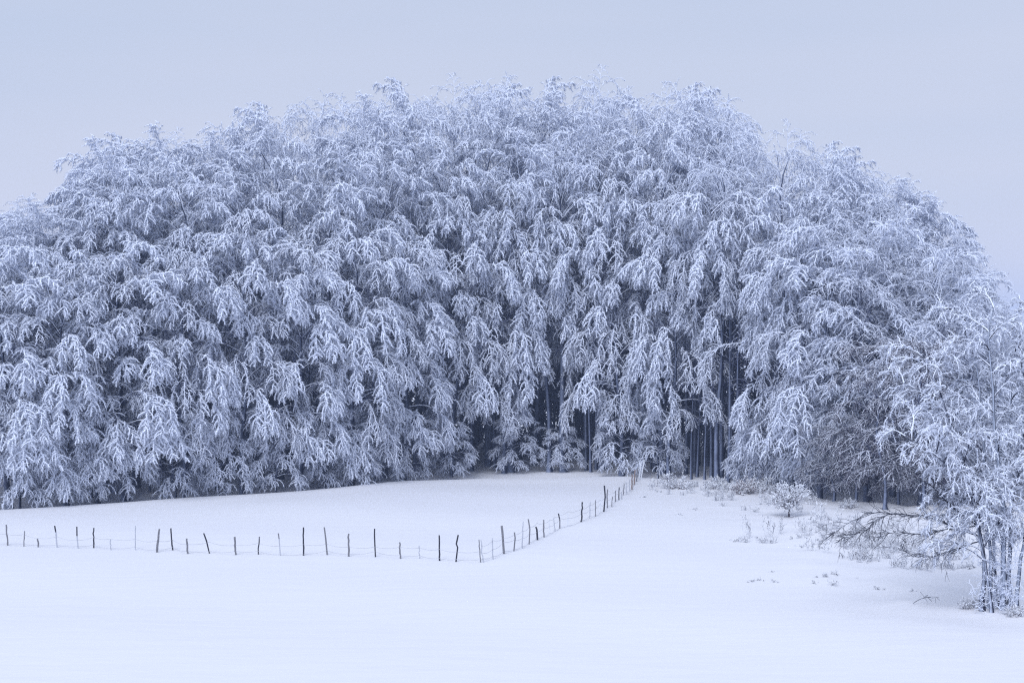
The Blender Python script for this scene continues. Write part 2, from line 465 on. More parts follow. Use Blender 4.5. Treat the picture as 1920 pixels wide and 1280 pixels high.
rnd = random.Random(5)
FRONT_LABEL = ['frosted edge beech cut off by the left border of the picture', 'frosted edge beech at the far left, behind the first fence posts',
    'frosted edge beech whose skirt nearly touches the snow at the far left', 'frosted edge beech behind the pale thin fence posts at left',
    'frosted edge beech behind the crooked leaning dark fence post', 'frosted edge beech with dark stems showing under it, left of the tall black post',
    'frosted edge beech above the tallest black post of the front fence run', 'frosted edge beech left of where the shaded snow strip begins',
    'frosted edge beech over the left end of the shaded snow strip', 'frosted edge beech straight behind the fence corner, above shaded snow',
    'frosted edge beech right of the fence corner, above shaded snow', 'high crowned edge beech with bare trunk left of the fence end',
    'frosted edge beech hanging over the far end of the fence', 'frosted edge beech behind the shrub right of the fence end',
    'high crowned edge beech among the tall dark trunks right of the fence end', 'frosted edge beech behind the reddish shrub',
    'frosted edge beech rising right behind the small round bush', 'wind combed edge beech between the round bush and the nearest tree',
    'wind combed edge beech behind the brown twigged tree', 'wind combed edge beech behind the crown of the nearest tree',
    'wind combed edge beech at the right border behind the nearest tree', 'frosted edge beech just outside the right border']
def zone(u):
    return 'left shoulder' if u < 330 else 'left part' if u < 700 else 'middle' if u < 1180 else 'right part' if u < 1560 else 'right shoulder'
# front row, by hand: (column in the photograph, metres behind the edge, kind, share of the outline height, turn in degrees)
FRONT = [(-130, 1.5, 'edge0', .86, -10), (20, 2.0, 'edge2', .88, -14), (125, 1.8, 'edge0', .74, 8), (235, 2.4, 'edge2', .72, -6), (345, 2.0, 'edge1', .66, 14),
         (455, 2.6, 'edge1', .74, 0), (560, 2.4, 'edge2', .68, -12), (660, 3.0, 'edge0', .70, 10), (755, 3.6, 'edge2', .64, -4),
         (850, 5.2, 'edge1', .70, 6), (945, 5.8, 'edge1', .66, -8), (1030, 6.5, 'edge3', .72, 8), (1165, 4.2, 'edge1', .74, -10),
         (1255, 3.6, 'edge1', .66, 12), (1345, 4.6, 'edge3', .76, 4), (1455, 2.4, 'edge0', .76, 20), (1535, 3.0, 'edge2', .78, 14), (1625, 4.0, 'flank', .84, 10),
         (1725, 3.0, 'flank', .84, 20), (1830, 3.0, 'flank', .84, 10), (1950, 3.0, 'flank', .84, 0), (2070, 3.0, 'edge2', .9, 0)]
for k, (u, back, kind, sh, turn) in enumerate(FRONT):
    y = 115.0
    for _ in range(8):
        x = (u - 960) / FPX * y
        y = float(edge_y(x)) + back
    H = top_z(x, y) * sh
    plant(kind, x, y, 21.0, H, R_(turn), FRONT_LABEL[k], 'frosted beeches along the edge of the wood', k % 2 == 1)

BODY = {'mid': ('frosted beech in the middle ranks of the wood, %s', 'middle rank beeches'), 'top': ('tall frosted beech on the skyline of the wood, %s', 'skyline beeches'),
        'low': ('dim sheltered beech deep inside the wood, %s', 'sheltered beeches')}
rows = [(7.5, 'mid', 26.0, 0.86, 4.3), (13.0, 'mid', 26.0, 0.95, 4.6), (19.0, 'top', 30.0, 0.985, 4.8), (26.0, 'top', 30.0, 1.0, 5.0), (34.0, 'top', 30.0, 0.98, 6.0),
        (23.0, 'low', 21.0, 0.5, 4.2), (30.0, 'low', 21.0, 0.62, 3.6), (37.0, 'low', 21.0, 0.62, 3.6), (44.0, 'low', 21.0, 0.62, 3.4), (50.0, 'low', 21.0, 0.62, 3.4)]
for r, (back, fam, hm, sh, gap) in enumerate(rows):
    x = -52.0 + r * 1.7
    while x < 52:
        xx = x + rnd.uniform(-0.8, 0.8)
        y = float(edge_y(xx)) + back + rnd.uniform(-1.2, 1.2)
        u = 960 + FPX * xx / y
        if -260 < u < 2150:
            H = top_z(xx, y) * sh * (rnd.uniform(0.955, 1.005) if fam == 'top' else rnd.uniform(0.94, 1.0))
            kk = fam + str(rnd.randrange(2)) if fam != 'low' else 'inner'
            hm_ = hm
            if fam == 'mid' and (1030 < u < 1130 or 1270 < u < 1420): kk, hm_ = 'top' + str(rnd.randrange(2)), 30.0     # bare tall trunks show here
            if u > 1560 and fam == 'mid': kk, hm_ = 'flank', 21.0
            turn = rnd.uniform(-22, 22) + (14 if u > 1450 else 0)
            plant(kk, xx, y, hm_, H, R_(turn), BODY[fam][0] % zone(u), BODY[fam][1] + ', ' + zone(u), rnd.random() < 0.5)
        x += gap * rnd.uniform(0.85, 1.15)

# small low-branched beeches under the edge of the canopy
for k, sd in enumerate([51, 52]):
    TREES['sap%d' % k] = make_tree('small_beech', sd, 8.0, 1.3, 22, 3.6, 0.0, R_(150), (0.0, -0.06), elev=(25, 60), Ls=0.75, n_sec=20, n_ter=11, ter_len=(0.15, 0.36), r_twig=0.028)
SAPS = [(70, 1.5, 6.5), (185, 2.2, 7.0), (330, 3.0, 5.5), (520, 1.6, 5.5), (612, 2.6, 6.0), (705, 2.8, 5.5), (968, 6.5, 4.4), (1052, 6.8, 3.4),
        (1165, 4.0, 6.4), (1232, 4.0, 5.0), (1405, 3.0, 4.0), (1440, 1.8, 6.0), (1500, 2.4, 7.0),
        (125, 1.6, 5.5), (660, 2.2, 4.6), (760, 2.8, 4.6), (848, 4.6, 4.2), (408, 2.2, 5.2)]
SAP_LABEL = ['small frosted beech at the far left edge of the wood', 'small frosted beech behind the black knobbly fence post at left', 'small frosted beech behind the pair of grey and dark posts',
    'small frosted beech behind the post with the pale foot', 'small frosted beech behind the bent tall post of the front fence', 'small frosted beech above the tall thin dark post',
    'small frosted beech on the shaded snow behind the fence corner', 'smallest frosted beech standing on the shaded snow strip', 'dense small frosted beech behind the far end of the fence',
    'small frosted beech just right of the fence end', 'small frosted beech between the tall dark trunks and the reddish shrub', 'small frosted beech right behind the reddish shrub',
    'larger small frosted beech behind the round bush',
    'small frosted beech behind the bent two coloured post at left', 'small frosted beech behind the straight grey post right of the tallest black post', 'small frosted beech at the left end of the shaded snow strip',
    'small frosted beech left of the two black posts by the fence corner, on shaded snow', 'small frosted beech behind the short thick grey post']
for k, (u, back, H) in enumerate(SAPS):
    y = 115.0
    for _ in range(8):
        x = (u - 960) / FPX * y; y = float(edge_y(x)) + back
    plant('sap%d' % (k % 2), x, y, 8.0, H, rnd.uniform(-0.4, 0.4), SAP_LABEL[k], 'small low branched beeches under the canopy edge', rnd.random() < 0.5, 'small_beech')

# a few more crowns that shape the left shoulder of the wood
for u, back, v in [(215, 9, 290), (178, 13, 300), (92, 9, 375), (30, 10, 395), (255, 13, 266), (330, 15, 248), (420, 17, 236), (1000, 19, 175), (1270, 17, 185), (1560, 14, 305), (1660, 13, 335), (1740, 12, 365)]:
    y = 115.0
    for _ in range(8):
        x = (u - 960) / FPX * y; y = float(edge_y(x)) + back
    plant('mid%d' % rnd.randrange(2), x, y, 26.0, CAMZ + (HOR - v) / FPX * y - 2.0, R_(rnd.uniform(-20, 20)), BODY['top'][0] % zone(u), BODY['top'][1] + ', ' + zone(u), rnd.random() < 0.5)

# slender shaded stems inside the wood
def make_pole(seed, H, r0):
    rng = np.random.default_rng(seed)
    K = 12; t = np.linspace(0, 1, K)
    S = np.stack([0.25 * np.sin(t * 4 + seed) * t + 0.5 * t * math.sin(seed * 2.1), 0.25 * np.sin(t * 5 + seed * 2) * t, -0.4 + t * H], -1)
    wood = Soup(); wood.add(*tubes(S[None], (r0 * (1 - 0.75 * t) + 0.05 * np.exp(-t * 30))[None], 7, rng), 0)
    n = 16
    hs = rng.uniform(0.25, 0.98, n) * H * 0.96
    az = rng.uniform(0, 6.28, n)
    D = np.stack([np.sin(az), -np.cos(az), np.full(n, 0.5)], -1)
    A = grow(interp_stem(S, hs), D, rng.uniform(1.2, 3.0, n), 8, 0.14, 0.09, rng)
    wood.add(*tubes(A, np.full((n, 1), 0.03) * np.linspace(1, 0.3, 8)[None], 3, rng), 1)
    crown = Soup()
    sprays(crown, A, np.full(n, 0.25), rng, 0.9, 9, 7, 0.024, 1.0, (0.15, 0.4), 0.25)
    return wood.mesh('stem_trunk', [M_TRUNK, M_SHADE]), crown.mesh('stem_crown', [M_SHADE])
for k, (H, r) in enumerate([(17, 0.10), (19, 0.14), (15, 0.075), (20, 0.18)]):
    TREES['pole%d' % k] = make_pole(41 + k, H, r)
hp = [17, 19, 15, 20]
placed = []
tries = 0
FIX = [(1092, 6.5), (1099, 7.5), (1108, 6), (1118, 8), (1296, 5), (1307, 7), (1321, 5.5), (1334, 8), (1352, 6), (1366, 4.5), (1376, 7.5), (1386, 6)]
while len(placed) < 110 and tries < 4000:
    tries += 1
    u = rnd.uniform(-60, 1980); back = rnd.uniform(3.5, 24)
    if len(FIX): u, back = FIX.pop()
    y = 115.0
    for _ in range(6):
        x = (u - 960) / FPX * y; y = float(edge_y(x)) + back
    if u > 1840: continue
    if min([9] + [math.hypot(x - a, y - b) for a, b in placed]) < 0.9: continue
    placed.append((x, y))
    k = rnd.randrange(4)
    plant('pole%d' % k, x, y, hp[k], min(hp[k] * rnd.uniform(0.85, 1.1), top_z(x, y) * 0.72), rnd.uniform(0, 6.28), 'slender dark beech stem in the shade under the canopy, %s' % zone(u),
          'slender stems inside the wood, %s' % zone(u), name='young_beech')

# ------------------------------------------------------------------ near multi-stemmed tree at the right
def resample(pts, K):
    pts = np.asarray(pts, float)
    # smooth polyline
    d = np.concatenate([[0], np.cumsum(np.linalg.norm(np.diff(pts, axis=0), axis=1))])
    t = np.linspace(0, d[-1], K)
    out = np.stack([np.interp(t, d, pts[:, j]) for j in range(3)], -1)
    for _ in range(2):
        out[1:-1] = 0.25 * out[:-2] + 0.5 * out[1:-1] + 0.25 * out[2:]
    return out

NB = at(1870, 1140)
NY = NB[1]
near = thing('multi_stemmed_tree', 'nearest tree, many stems in a clump with frosted arching crown and bare low branches', 'tree', tuple(NB))
rngn = np.random.default_rng(77)
STEMS = [([(1842, 1136), (1836, 1060), (1830, 980), (1815, 900), (1790, 810), (1760, 720), (1728, 655)], -0.3, 0.115, 1),
         ([(1852, 1140), (1855, 1040), (1852, 940), (1846, 840), (1838, 740), (1822, 640), (1806, 585)], 0.3, 0.10, 0),
         ([(1880, 1146), (1882, 1040), (1886, 960), (1880, 880), (1870, 780), (1862, 680), (1866, 610), (1874, 575)], -0.2, 0.14, 0),
         ([(1892, 1150), (1894, 1050), (1901, 950), (1915, 860), (1930, 760), (1945, 650), (1950, 575)], 0.1, 0.11, 1),
         ([(1868, 1142), (1867, 1020), (1858, 930), (1836, 850), (1796, 780), (1750, 735), (1700, 715)], 0.7, 0.085, 1),
         ([(1905, 1150), (1925, 1010), (1958, 860), (1985, 720), (1995, 620)], 0.5, 0.10, 0),
         ([(1860, 1138), (1846, 1025), (1822, 935), (1788, 880), (1740, 840), (1690, 812)], -0.8, 0.07, 1),
         ([(1874, 1140), (1872, 1030), (1874, 930), (1890, 820), (1900, 700), (1905, 610)], 1.2, 0.08, 1)]
M_STEMD = rime_mat('dark_near_bark', (0.45, 0.50, 0.62), (0.022, 0.025, 0.048), -0.75, 0.3, 1.6, 0.7, wind=(-0.6, -0.7, 0.3))
M_STEML = rime_mat('pale_near_bark', (0.36, 0.41, 0.52), (0.022, 0.025, 0.045), -0.50, 0.35, 1.2, 0.7, wind=(-0.6, -0.75, 0.2))
near_crown = Soup(); near_limbs = Soup()
AXN = []
for pts, dy, r, dark in STEMS:
    P = []
    for j, (u, v) in enumerate(pts):
        f = j / (len(pts) - 1)
        P.append(up_at(u, v, NY + dy * (0.5 + 1.5 * f)) - NB)
    P[0][2] = -0.3
    S = resample(P, 16)
    S[1:, :2] += np.cumsum(rngn.normal(size=(15, 2)) * 0.045, axis=0)
    t = np.linspace(0, 1, 16)
    so = Soup(); so.add(*tubes(S[None], (0.78 * r * (1 - 0.85 * t) + 0.06 * np.exp(-t * 25))[None], 8, rngn))
    part('stem', so.mesh('near_stem', [M_STEMD if dark else M_STEML]), near)
    n = 17
    ts = 0.24 + 0.76 * (np.arange(n) + rngn.uniform(0, 1, n)) / n
    p, T = sample(np.repeat(S[None], n, 0), np.arange(n), ts)
    az = rngn.uniform(0, 6.28, n)
    d = T * 0.75 + np.stack([np.cos(az), np.sin(az), 0.25 + 0 * az], -1) * 0.8
    d[:, 0] -= 0.10
    L = rngn.uniform(1.1, 2.7, n) * (1.15 - 0.40 * ts)
    A = grow(p, d, L, 10, rngn.uniform(0.08, 0.24, n), 0.08, rngn)
    near_limbs.add(*tubes(A, np.full((n, 1), 0.034) * np.linspace(1, 0.25, 10)[None], 4, rngn))
    i = np.repeat(np.arange(n), 2)
    tb = rngn.uniform(0.2, 0.75, len(i))
    p, T = sample(A, i, tb)
    sg = np.where(np.arange(len(i)) % 2 == 0, 1.0, -1.0)[:, None]
    B = grow(p, T + sideways(T) * sg * rngn.uniform(0.3, 0.9, (len(i), 1)) + UP * 0.25, L[i] * 0.6, 10, 0.26, 0.08, rngn)
    near_limbs.add(*tubes(B, np.full((len(i), 1), 0.026) * np.linspace(1, 0.3, 10)[None], 3, rngn))
    AXN += [A, B]
AXN = np.concatenate(AXN)
sprays(near_crown, AXN, np.full(len(AXN), 0.12), rngn, 0.55, 19, 17, 0.0175, 0.8, (0.08, 0.24), 0.5, 0, 0.45, (0.2, 1.0))
part('limbs', near_limbs.mesh('near_limbs', [rime_mat('rime_on_near_limbs', FROST, (0.020, 0.020, 0.040), -0.35, 0.25, 1.5, 0.7, wind=(-0.1, -0.35, 0.93))]), near)
part('crown', near_crown.mesh('near_crown', [rime_mat('rime_on_near_twigs', FROST, (0.026, 0.024, 0.050), 0.62, 0.3, 0.55, 0.8)]), near)
LOW = [([(1838, 1005), (1800, 992), (1760, 972), (1735, 968), (1700, 966), (1665, 958), (1640, 957), (1610, 968), (1585, 985), (1562, 1000)], -0.5, 0.040),
       ([(1836, 1015), (1800, 1025), (1775, 1037), (1735, 1046), (1705, 1040), (1690, 1028)], -1.2, 0.032),
       ([(1830, 985), (1790, 992), (1760, 995), (1715, 1003), (1675, 996), (1640, 1008)], 0.8, 0.030),
       ([(1700, 966), (1668, 962), (1640, 975), (1625, 995), (1600, 1002), (1575, 1012)], -0.5, 0.022),
       ([(1832, 985), (1790, 955), (1760, 925), (1745, 905), (1710, 893), (1670, 905)], -1.0, 0.040),
       ([(1828, 950), (1780, 915), (1720, 880), (1660, 868), (1615, 880)], 0.6, 0.040),
       ([(1890, 1030), (1905, 1010), (1935, 985), (1970, 990)], -0.4, 0.035)]
for pts, dy, r in LOW:
    S = resample([up_at(u, v, NY + dy * (j / (len(pts) - 1)) * 1.4) - NB for j, (u, v) in enumerate(pts)], 16)
    S[1:-1] += rngn.normal(size=(14, 3)) * 0.025
    so = Soup(); so.add(*tubes(S[None], (0.85 * r * np.linspace(1, 0.25, 16))[None], 5, rngn))
    n = int(8 + 5 * len(pts))
    p, T = sample(np.repeat(S[None], n, 0), np.arange(n), rngn.uniform(0.15, 1, n))
    az = rngn.uniform(0, 6.28, n)
    d = T * 1.2 + np.stack([np.cos(az), np.sin(az), rngn.uniform(-0.6, 0.6, n)], -1) * 0.8
    A = grow(p, d, rngn.uniform(0.3, 1.0, n), 6, 0.03, 0.17, rngn)
    so.add(*tubes(A, np.full((n, 1), 0.012) * np.linspace(1, 0.5, 6)[None], 3, rngn))
    i = np.repeat(np.arange(n), 3)
    p, T = sample(A, i, rngn.uniform(0.2, 1, len(i)))
    B = grow(p, T + rngn.normal(size=T.shape) * 0.6, rngn.uniform(0.15, 0.55, len(i)), 4, 0.1, 0.15, rngn)
    so.add(*tubes(B, np.full((len(i), 1), 0.008) * np.linspace(1, 0.5, 4)[None], 3, rngn))
    part('low_branch', so.mesh('near_low_branch', [M_DARKTWIG]), near)
# frosted shoots round the foot of the stems
so = Soup(); n = 420
k = rngn.integers(0, 5, n)
zz = rngn.uniform(0, 1, n) ** 1.3 * 3.6
p = np.stack([rngn.normal(size=n) * 0.42 - 0.02, rngn.normal(size=n) * 0.3 - 0.25, zz], -1)
A = grow(p, np.stack([rngn.normal(size=n), rngn.normal(size=n), 0.6 + 0 * zz], -1), rngn.uniform(0.2, 0.7, n), 5, 0.1, 0.3, rngn)
so.add(*tubes(A, np.full((n, 1), 0.011) * np.linspace(1, 0.5, 5)[None], 3, rngn))
i = np.repeat(np.arange(n), 5)
p, T = sample(A, i, rngn.uniform(0.1, 1, len(i)))
W = np.stack([p, p + norm(T + rngn.normal(size=T.shape) * 0.8) * rngn.uniform(0.06, 0.2, (len(i), 1))], 1)
so.add(*tubes(W, np.full((len(i), 1), 0.012) * np.array([1, 0.5])[None], 3, rngn))
part('basal_shoots', so.mesh('near_shoots', [M_TWIG]), near)

# brown-twigged tree in the shade between the near tree and the wood
TREES['brown'] = make_tree('brown_beech', 91, 13.0, 2.6, 34, 4.2, 0.0, math.pi, (0, 0), Ls=1.0, n_sec=13, n_ter=10, r_twig=0.022,
                           elev=(20, 60), droop=0.75, mats=(M_TRUNK, M_BROWN, M_BROWN), ter_len=(0.15, 0.4))
b = at(1662, 958)
plant('brown', b[0], b[1] + 0.5, 13.0, 9.6, 0.4, 'purplish brown tree with little rime left of the nearest tree', None)
b = at(1742, 962)
plant('brown', b[0], b[1] + 1.5, 13.0, 9.8, 2.4, 'purplish brown tree half hidden behind the crown of the nearest tree', None, True)

for k, (u, v, H, lab) in enumerate([(1575, 946, 4.6, 'low dark brown thicket tree right behind the round bush'), (1618, 950, 5.2, 'low dark brown thicket tree left of the purplish tree'),
                                    (1700, 952, 5.6, 'low dark brown thicket tree between the two purplish trees'), (1785, 955, 5.0, 'low dark brown thicket tree behind the stems of the nearest tree')]):
    b = at(u, v)
    plant('brown', b[0], b[1] + 2.0, 13.0, H, 1.3 * k, lab, None, k % 2 == 1, 'thicket_tree')

# ------------------------------------------------------------------ shrubs and weeds
M_SHRUB = rime_mat('frosted_shrub_twigs', (0.84, 0.88, 0.96), (0.17, 0.105, 0.11), 0.40, 0.3, 9.0, 0.6, wind=(-0.1, -0.3, 0.95))
M_SHRUBWOOD = plain('shrub_wood', (0.075, 0.060, 0.070))
def make_bush(seed, w, h, n_limb, trunk_h, r, n_sub=7, mat=None):
    rng = np.random.default_rng(seed)
    wood = Soup(); crown = Soup()
    S = np.array([[0, 0, -0.25], [0.01, 0, trunk_h * 0.5], [0.03, 0, trunk_h]]) if trunk_h > 0 else None
    if S is not None: wood.add(*tubes(S[None], np.array([[r * 1.3, r, r * 0.9]]), 7, rng))
    az = rng.uniform(0, 6.28, n_limb); rr = np.sqrt(rng.uniform(0.05, 1, n_limb))
    tip = np.stack([np.cos(az) * rr * w / 2, np.sin(az) * rr * w / 2, trunk_h + (h - trunk_h) * np.sqrt(1.02 - rr ** 2) * rng.uniform(0.65, 1.0, n_limb)], -1)
    base = np.stack([np.cos(az) * 0.02, np.sin(az) * 0.02, np.full(n_limb, max(trunk_h * 0.85, -0.1))], -1) if trunk_h > 0 else \
           np.stack([np.cos(az) * rr * w * 0.2, np.sin(az) * rr * w * 0.2, np.full(n_limb, -0.1)], -1)
    t = np.linspace(0, 1, 7)[None, :, None]
    A = base[:, None] * (1 - t) + tip[:, None] * t
    A[:, 1:-1] += rng.normal(size=(n_limb, 5, 3)) * 0.03 * h
    wood.add(*tubes(A, np.full((n_limb, 1), r * 0.5) * np.linspace(1, 0.25, 7)[None], 3, rng))
    i = np.repeat(np.arange(n_limb), n_sub)
    p, T = sample(A, i, rng.uniform(0.3, 1, len(i)))
    B = grow(p, T + rng.normal(size=T.shape) * 0.6, rng.uniform(0.1, 0.3, len(i)) * h, 4, 0.0, 0.2, rng)
    crown.add(*tubes(B, np.full((len(i), 1), 0.014) * np.linspace(1, 0.6, 4)[None], 3, rng))
    i = np.repeat(np.arange(len(B)), 5)
    p, T = sample(B, i, rng.uniform(0.2, 1, len(i)))
    W = np.stack([p, p + norm(T * 0.6 + rng.normal(size=T.shape) * 0.6) * rng.uniform(0.04, 0.13, (len(i), 1))], 1)
    W[:, :, 2] = np.maximum(W[:, :, 2], 0.02)
    crown.add(*tubes(W, np.full((len(i), 1), 0.024) * np.array([0.7, 1.0])[None], 3, rng))
    return wood.mesh('bush_wood', [M_SHRUBWOOD]), crown.mesh('bush_twigs', [mat or M_SHRUB])
def put_bush(name, label, u, v, meshes, rz=0.0, sc=1.0, group=None, woodname='branches'):
    p = at(u, v)
    t = thing(name, label, 'shrub', tuple(p), rz, group)
    t.scale = (sc, sc, sc)
    part(woodname, meshes[0], t); part('twigs', meshes[1], t)
    return t
put_bush('round_bush', 'small round frosted bush on a short bare trunk alone in the snow', 1479, 969, make_bush(3, 2.5, 2.0, 54, 0.55, 0.05, 10), 0, 1.0, None, 'trunk')
M_RED = rime_mat('reddish_shrub_twigs', (0.84, 0.88, 0.96), (0.17, 0.075, 0.075), 0.05, 0.3, 7.0, 0.6, wind=(-0.1, -0.3, 0.95))
SH = [make_bush(5, 2.4, 1.15, 30, 0, 0.03, 7), make_bush(6, 1.8, 0.9, 24, 0, 0.03, 7), make_bush(7, 2.0, 1.2, 30, 0, 0.03, 7, M_RED)]
put_bush('low_shrub', 'low snowy shrub just right of the far end of the fence', 1266, 916, SH[0])
put_bush('low_shrub', 'low snowy shrub between the fence end shrub and the reddish shrub', 1340, 916, SH[1], 1.0)
put_bush('low_shrub', 'low reddish brown shrub dusted with snow at the foot of the wood', 1396, 926, SH[2], 0.5)
put_bush('low_shrub', 'pale low shrub just right of the reddish shrub', 1424, 922, SH[1], 2.2, 1.15)
put_bush('low_shrub', 'dark low shrub at the left foot of the nearest tree', 1818, 1139, SH[1], 0.3, 0.5)
put_bush('low_shrub', 'dark low shrub at the right foot of the nearest tree', 1903, 1154, SH[1], 1.3, 0.5)

k = 0
for u, v, m, sc in [(1452, 926, 1, 0.7), (1590, 952, 1, 0.7), (1300, 912, 1, 0.5), (1368, 918, 0, 0.5)]:
    put_bush('low_shrub', ('low shrub in the row at the foot of the wood, left of the round bush' if u < 1480 else 'low shrub in the row at the foot of the wood, right of the round bush'), u, v, SH[m], 0.9 * k, sc,
             'low shrubs left of the round bush' if u < 1480 else 'low shrubs right of the round bush')
    k += 1
M_WEED = rime_mat('dry_weed_stalks', (0.80, 0.83, 0.90), (0.12, 0.11, 0.14), 0.05, 0.3, 14.0, 0.7, wind=(-0.2, -0.4, 0.9))
def make_weed(seed, h, n, w, lean=0.15):
    rng = np.random.default_rng(seed); so = Soup()
    p = np.stack([rng.normal(size=n) * w / 2.5, rng.normal(size=n) * w / 3, np.full(n, -0.08)], -1)
    L = h * rng.uniform(0.35, 1.1, n)
    A = grow(p, np.stack([rng.normal(size=n) * lean, rng.normal(size=n) * lean, np.ones(n)], -1), L, 6, 0.02, 0.10, rng)
    so.add(*tubes(A, np.full((n, 1), 0.008) * np.linspace(1, 0.6, 6)[None], 3, rng))
    i = np.repeat(np.arange(n), 9)
    p, T = sample(A, i, rng.uniform(0.25, 1, len(i)))
    B = np.stack([p, p + norm(T + rng.normal(size=T.shape) * 0.7) * rng.uniform(0.04, 0.16, (len(i), 1)) * (0.5 + h)], 1)
    so.add(*tubes(B, np.full((len(i), 1), 0.011) * np.array([0.8, 1.0])[None], 3, rng))
    return so.mesh('weed', [M_WEED])
WEEDS = [make_weed(1, 1.1, 5, 0.3), make_weed(2, 0.45, 14, 0.4), make_weed(3, 0.3, 9, 0.3, 0.6), make_weed(4, 0.75, 9, 0.35), make_weed(5, 0.5, 24, 0.7)]
WPOS = [(1402, 1008, 0, 1.3), (1378, 1014, 2, 1.0), (1396, 1016, 1, 0.9), (1428, 1013, 2, 1.0), (1444, 1008, 0, 1.4), (1465, 1002, 0, 1.1), (1485, 1010, 2, 0.7),
        (1430, 1018, 1, 0.8), (1448, 1018, 1, 0.8), (1355, 948, 1, 0.7), (1396, 956, 1, 0.8), (1416, 960, 1, 0.8), (1512, 1003, 3, 1.2), (1526, 992, 0, 1.6), (1540, 985, 0, 1.5),
        (1521, 1031, 3, 1.0), (1500, 1025, 2, 0.8), (1550, 1036, 0, 0.9), (1543, 1028, 2, 0.8), (1568, 1005, 2, 0.8), (1600, 1048, 4, 1.2), (1632, 1052, 4, 1.3), (1590, 1030, 3, 1.0),
        (1618, 1035, 3, 1.1), (1648, 1040, 3, 1.0), (1664, 1046, 1, 0.9), (1690, 1062, 4, 1.1), (1722, 1066, 4, 1.1), (1750, 1062, 3, 0.9), (1780, 1066, 4, 1.0),
        (1545, 1080, 2, 1.0), (1560, 1076, 2, 0.9), (1527, 1093, 2, 0.6), (1563, 1098, 1, 0.6), (1408, 1090, 2, 0.7), (1421, 1088, 2, 0.7), (1453, 1091, 2, 0.6), (1448, 1072, 2, 0.4),
        (1604, 1085, 2, 0.4), (1710, 1108, 2, 0.5), (1648, 1104, 2, 0.7), (1208, 932, 2, 0.8), (1300, 955, 2, 0.9), (1700, 1035, 3, 1.2), (1730, 1045, 3, 1.0), (1765, 1040, 0, 1.0),
        (1272, 965, 2, 0.7), (1280, 928, 1, 0.7), (1225, 912, 2, 1.0)]
def weed_place(u, v):
    if v < 970: return 'small frosted weed on the open slope below the shrubs', 'weeds below the shrubs'
    if v > 1070: return 'tiny dark weed tip poking out of the smooth foreground snow', 'weed tips in the foreground snow'
    if u < 1490: return 'dry frosted weed stalks in front of the round bush', 'weeds in front of the round bush'
    if u < 1590: return 'tall dry frosted weed right of the round bush', 'weeds right of the round bush'
    return 'dry frosted weed under the low bare branches of the nearest tree', 'weeds under the low branches'
for k, (u, v, m, sc) in enumerate(WPOS):
    p = at(u, v)
    o = single('dry_weed', WEEDS[m], weed_place(u, v)[0], 'weed', tuple(p), k * 1.7, weed_place(u, v)[1])
    o.scale = (sc, sc, sc)

rw_ = random.Random(12)
for k in range(130):
    if k < 96:
        u = rw_.uniform(1490, 1820); v = 985 + (u - 1490) * 0.16 + rw_.uniform(-26, 30)
    else:
        u = rw_.uniform(1210, 1560); v = float(np.interp(u, [1200, 1300, 1450, 1560], [902, 912, 928, 948])) + rw_.uniform(4, 22)
    p = at(u, v)
    sc = rw_.uniform(0.6, 1.3)
    o = single('dry_weed', WEEDS[rw_.choice([0, 1, 2, 3, 3])], weed_place(u, v)[0], 'weed', tuple(p), k * 2.1, weed_place(u, v)[1])
    o.scale = (sc, sc, sc)

# fallen twig on the snow
p = at(1712, 1132); q = at(1752, 1122)
P = resample([(0, 0, 0.02), (0.25, 0.1, 0.16), (0.6, 0.25, 0.24), (1.05, 0.4, 0.2)], 10)
so = Soup(); rg = np.random.default_rng(8)
so.add(*tubes(P[None], (0.014 * np.linspace(1, 0.3, 10))[None], 5, rg))
i = np.arange(14); pp, T = sample(np.repeat(P[None], 14, 0), i, rg.uniform(0.3, 1, 14))
so.add(*tubes(grow(pp, T + rg.normal(size=T.shape) * 0.6, rg.uniform(0.15, 0.4, 14), 4, 0.1, 0.1, rg), np.full((14, 4), 0.006), 3, rg))
single('fallen_twig', so.mesh('fallen_twig', [M_DARKTWIG]), 'bare twig lying on the snow left of the nearest tree', 'twig', tuple(p))

# ------------------------------------------------------------------ the fence
M_POST = {'k': plain('dark_post_wood', (0.030, 0.030, 0.040), 0.85, 12), 'g': plain('grey_post_wood', (0.17, 0.17, 0.19), 0.85, 14),
          'l': plain('rimed_post_wood', (0.42, 0.44, 0.50), 0.85, 14, 0.25), 'w': plain('thickly_rimed_post', (0.66, 0.69, 0.75), 0.85, 14, 0.15),
          'b': plain('brown_post_wood', (0.22, 0.17, 0.155), 0.85, 14)}
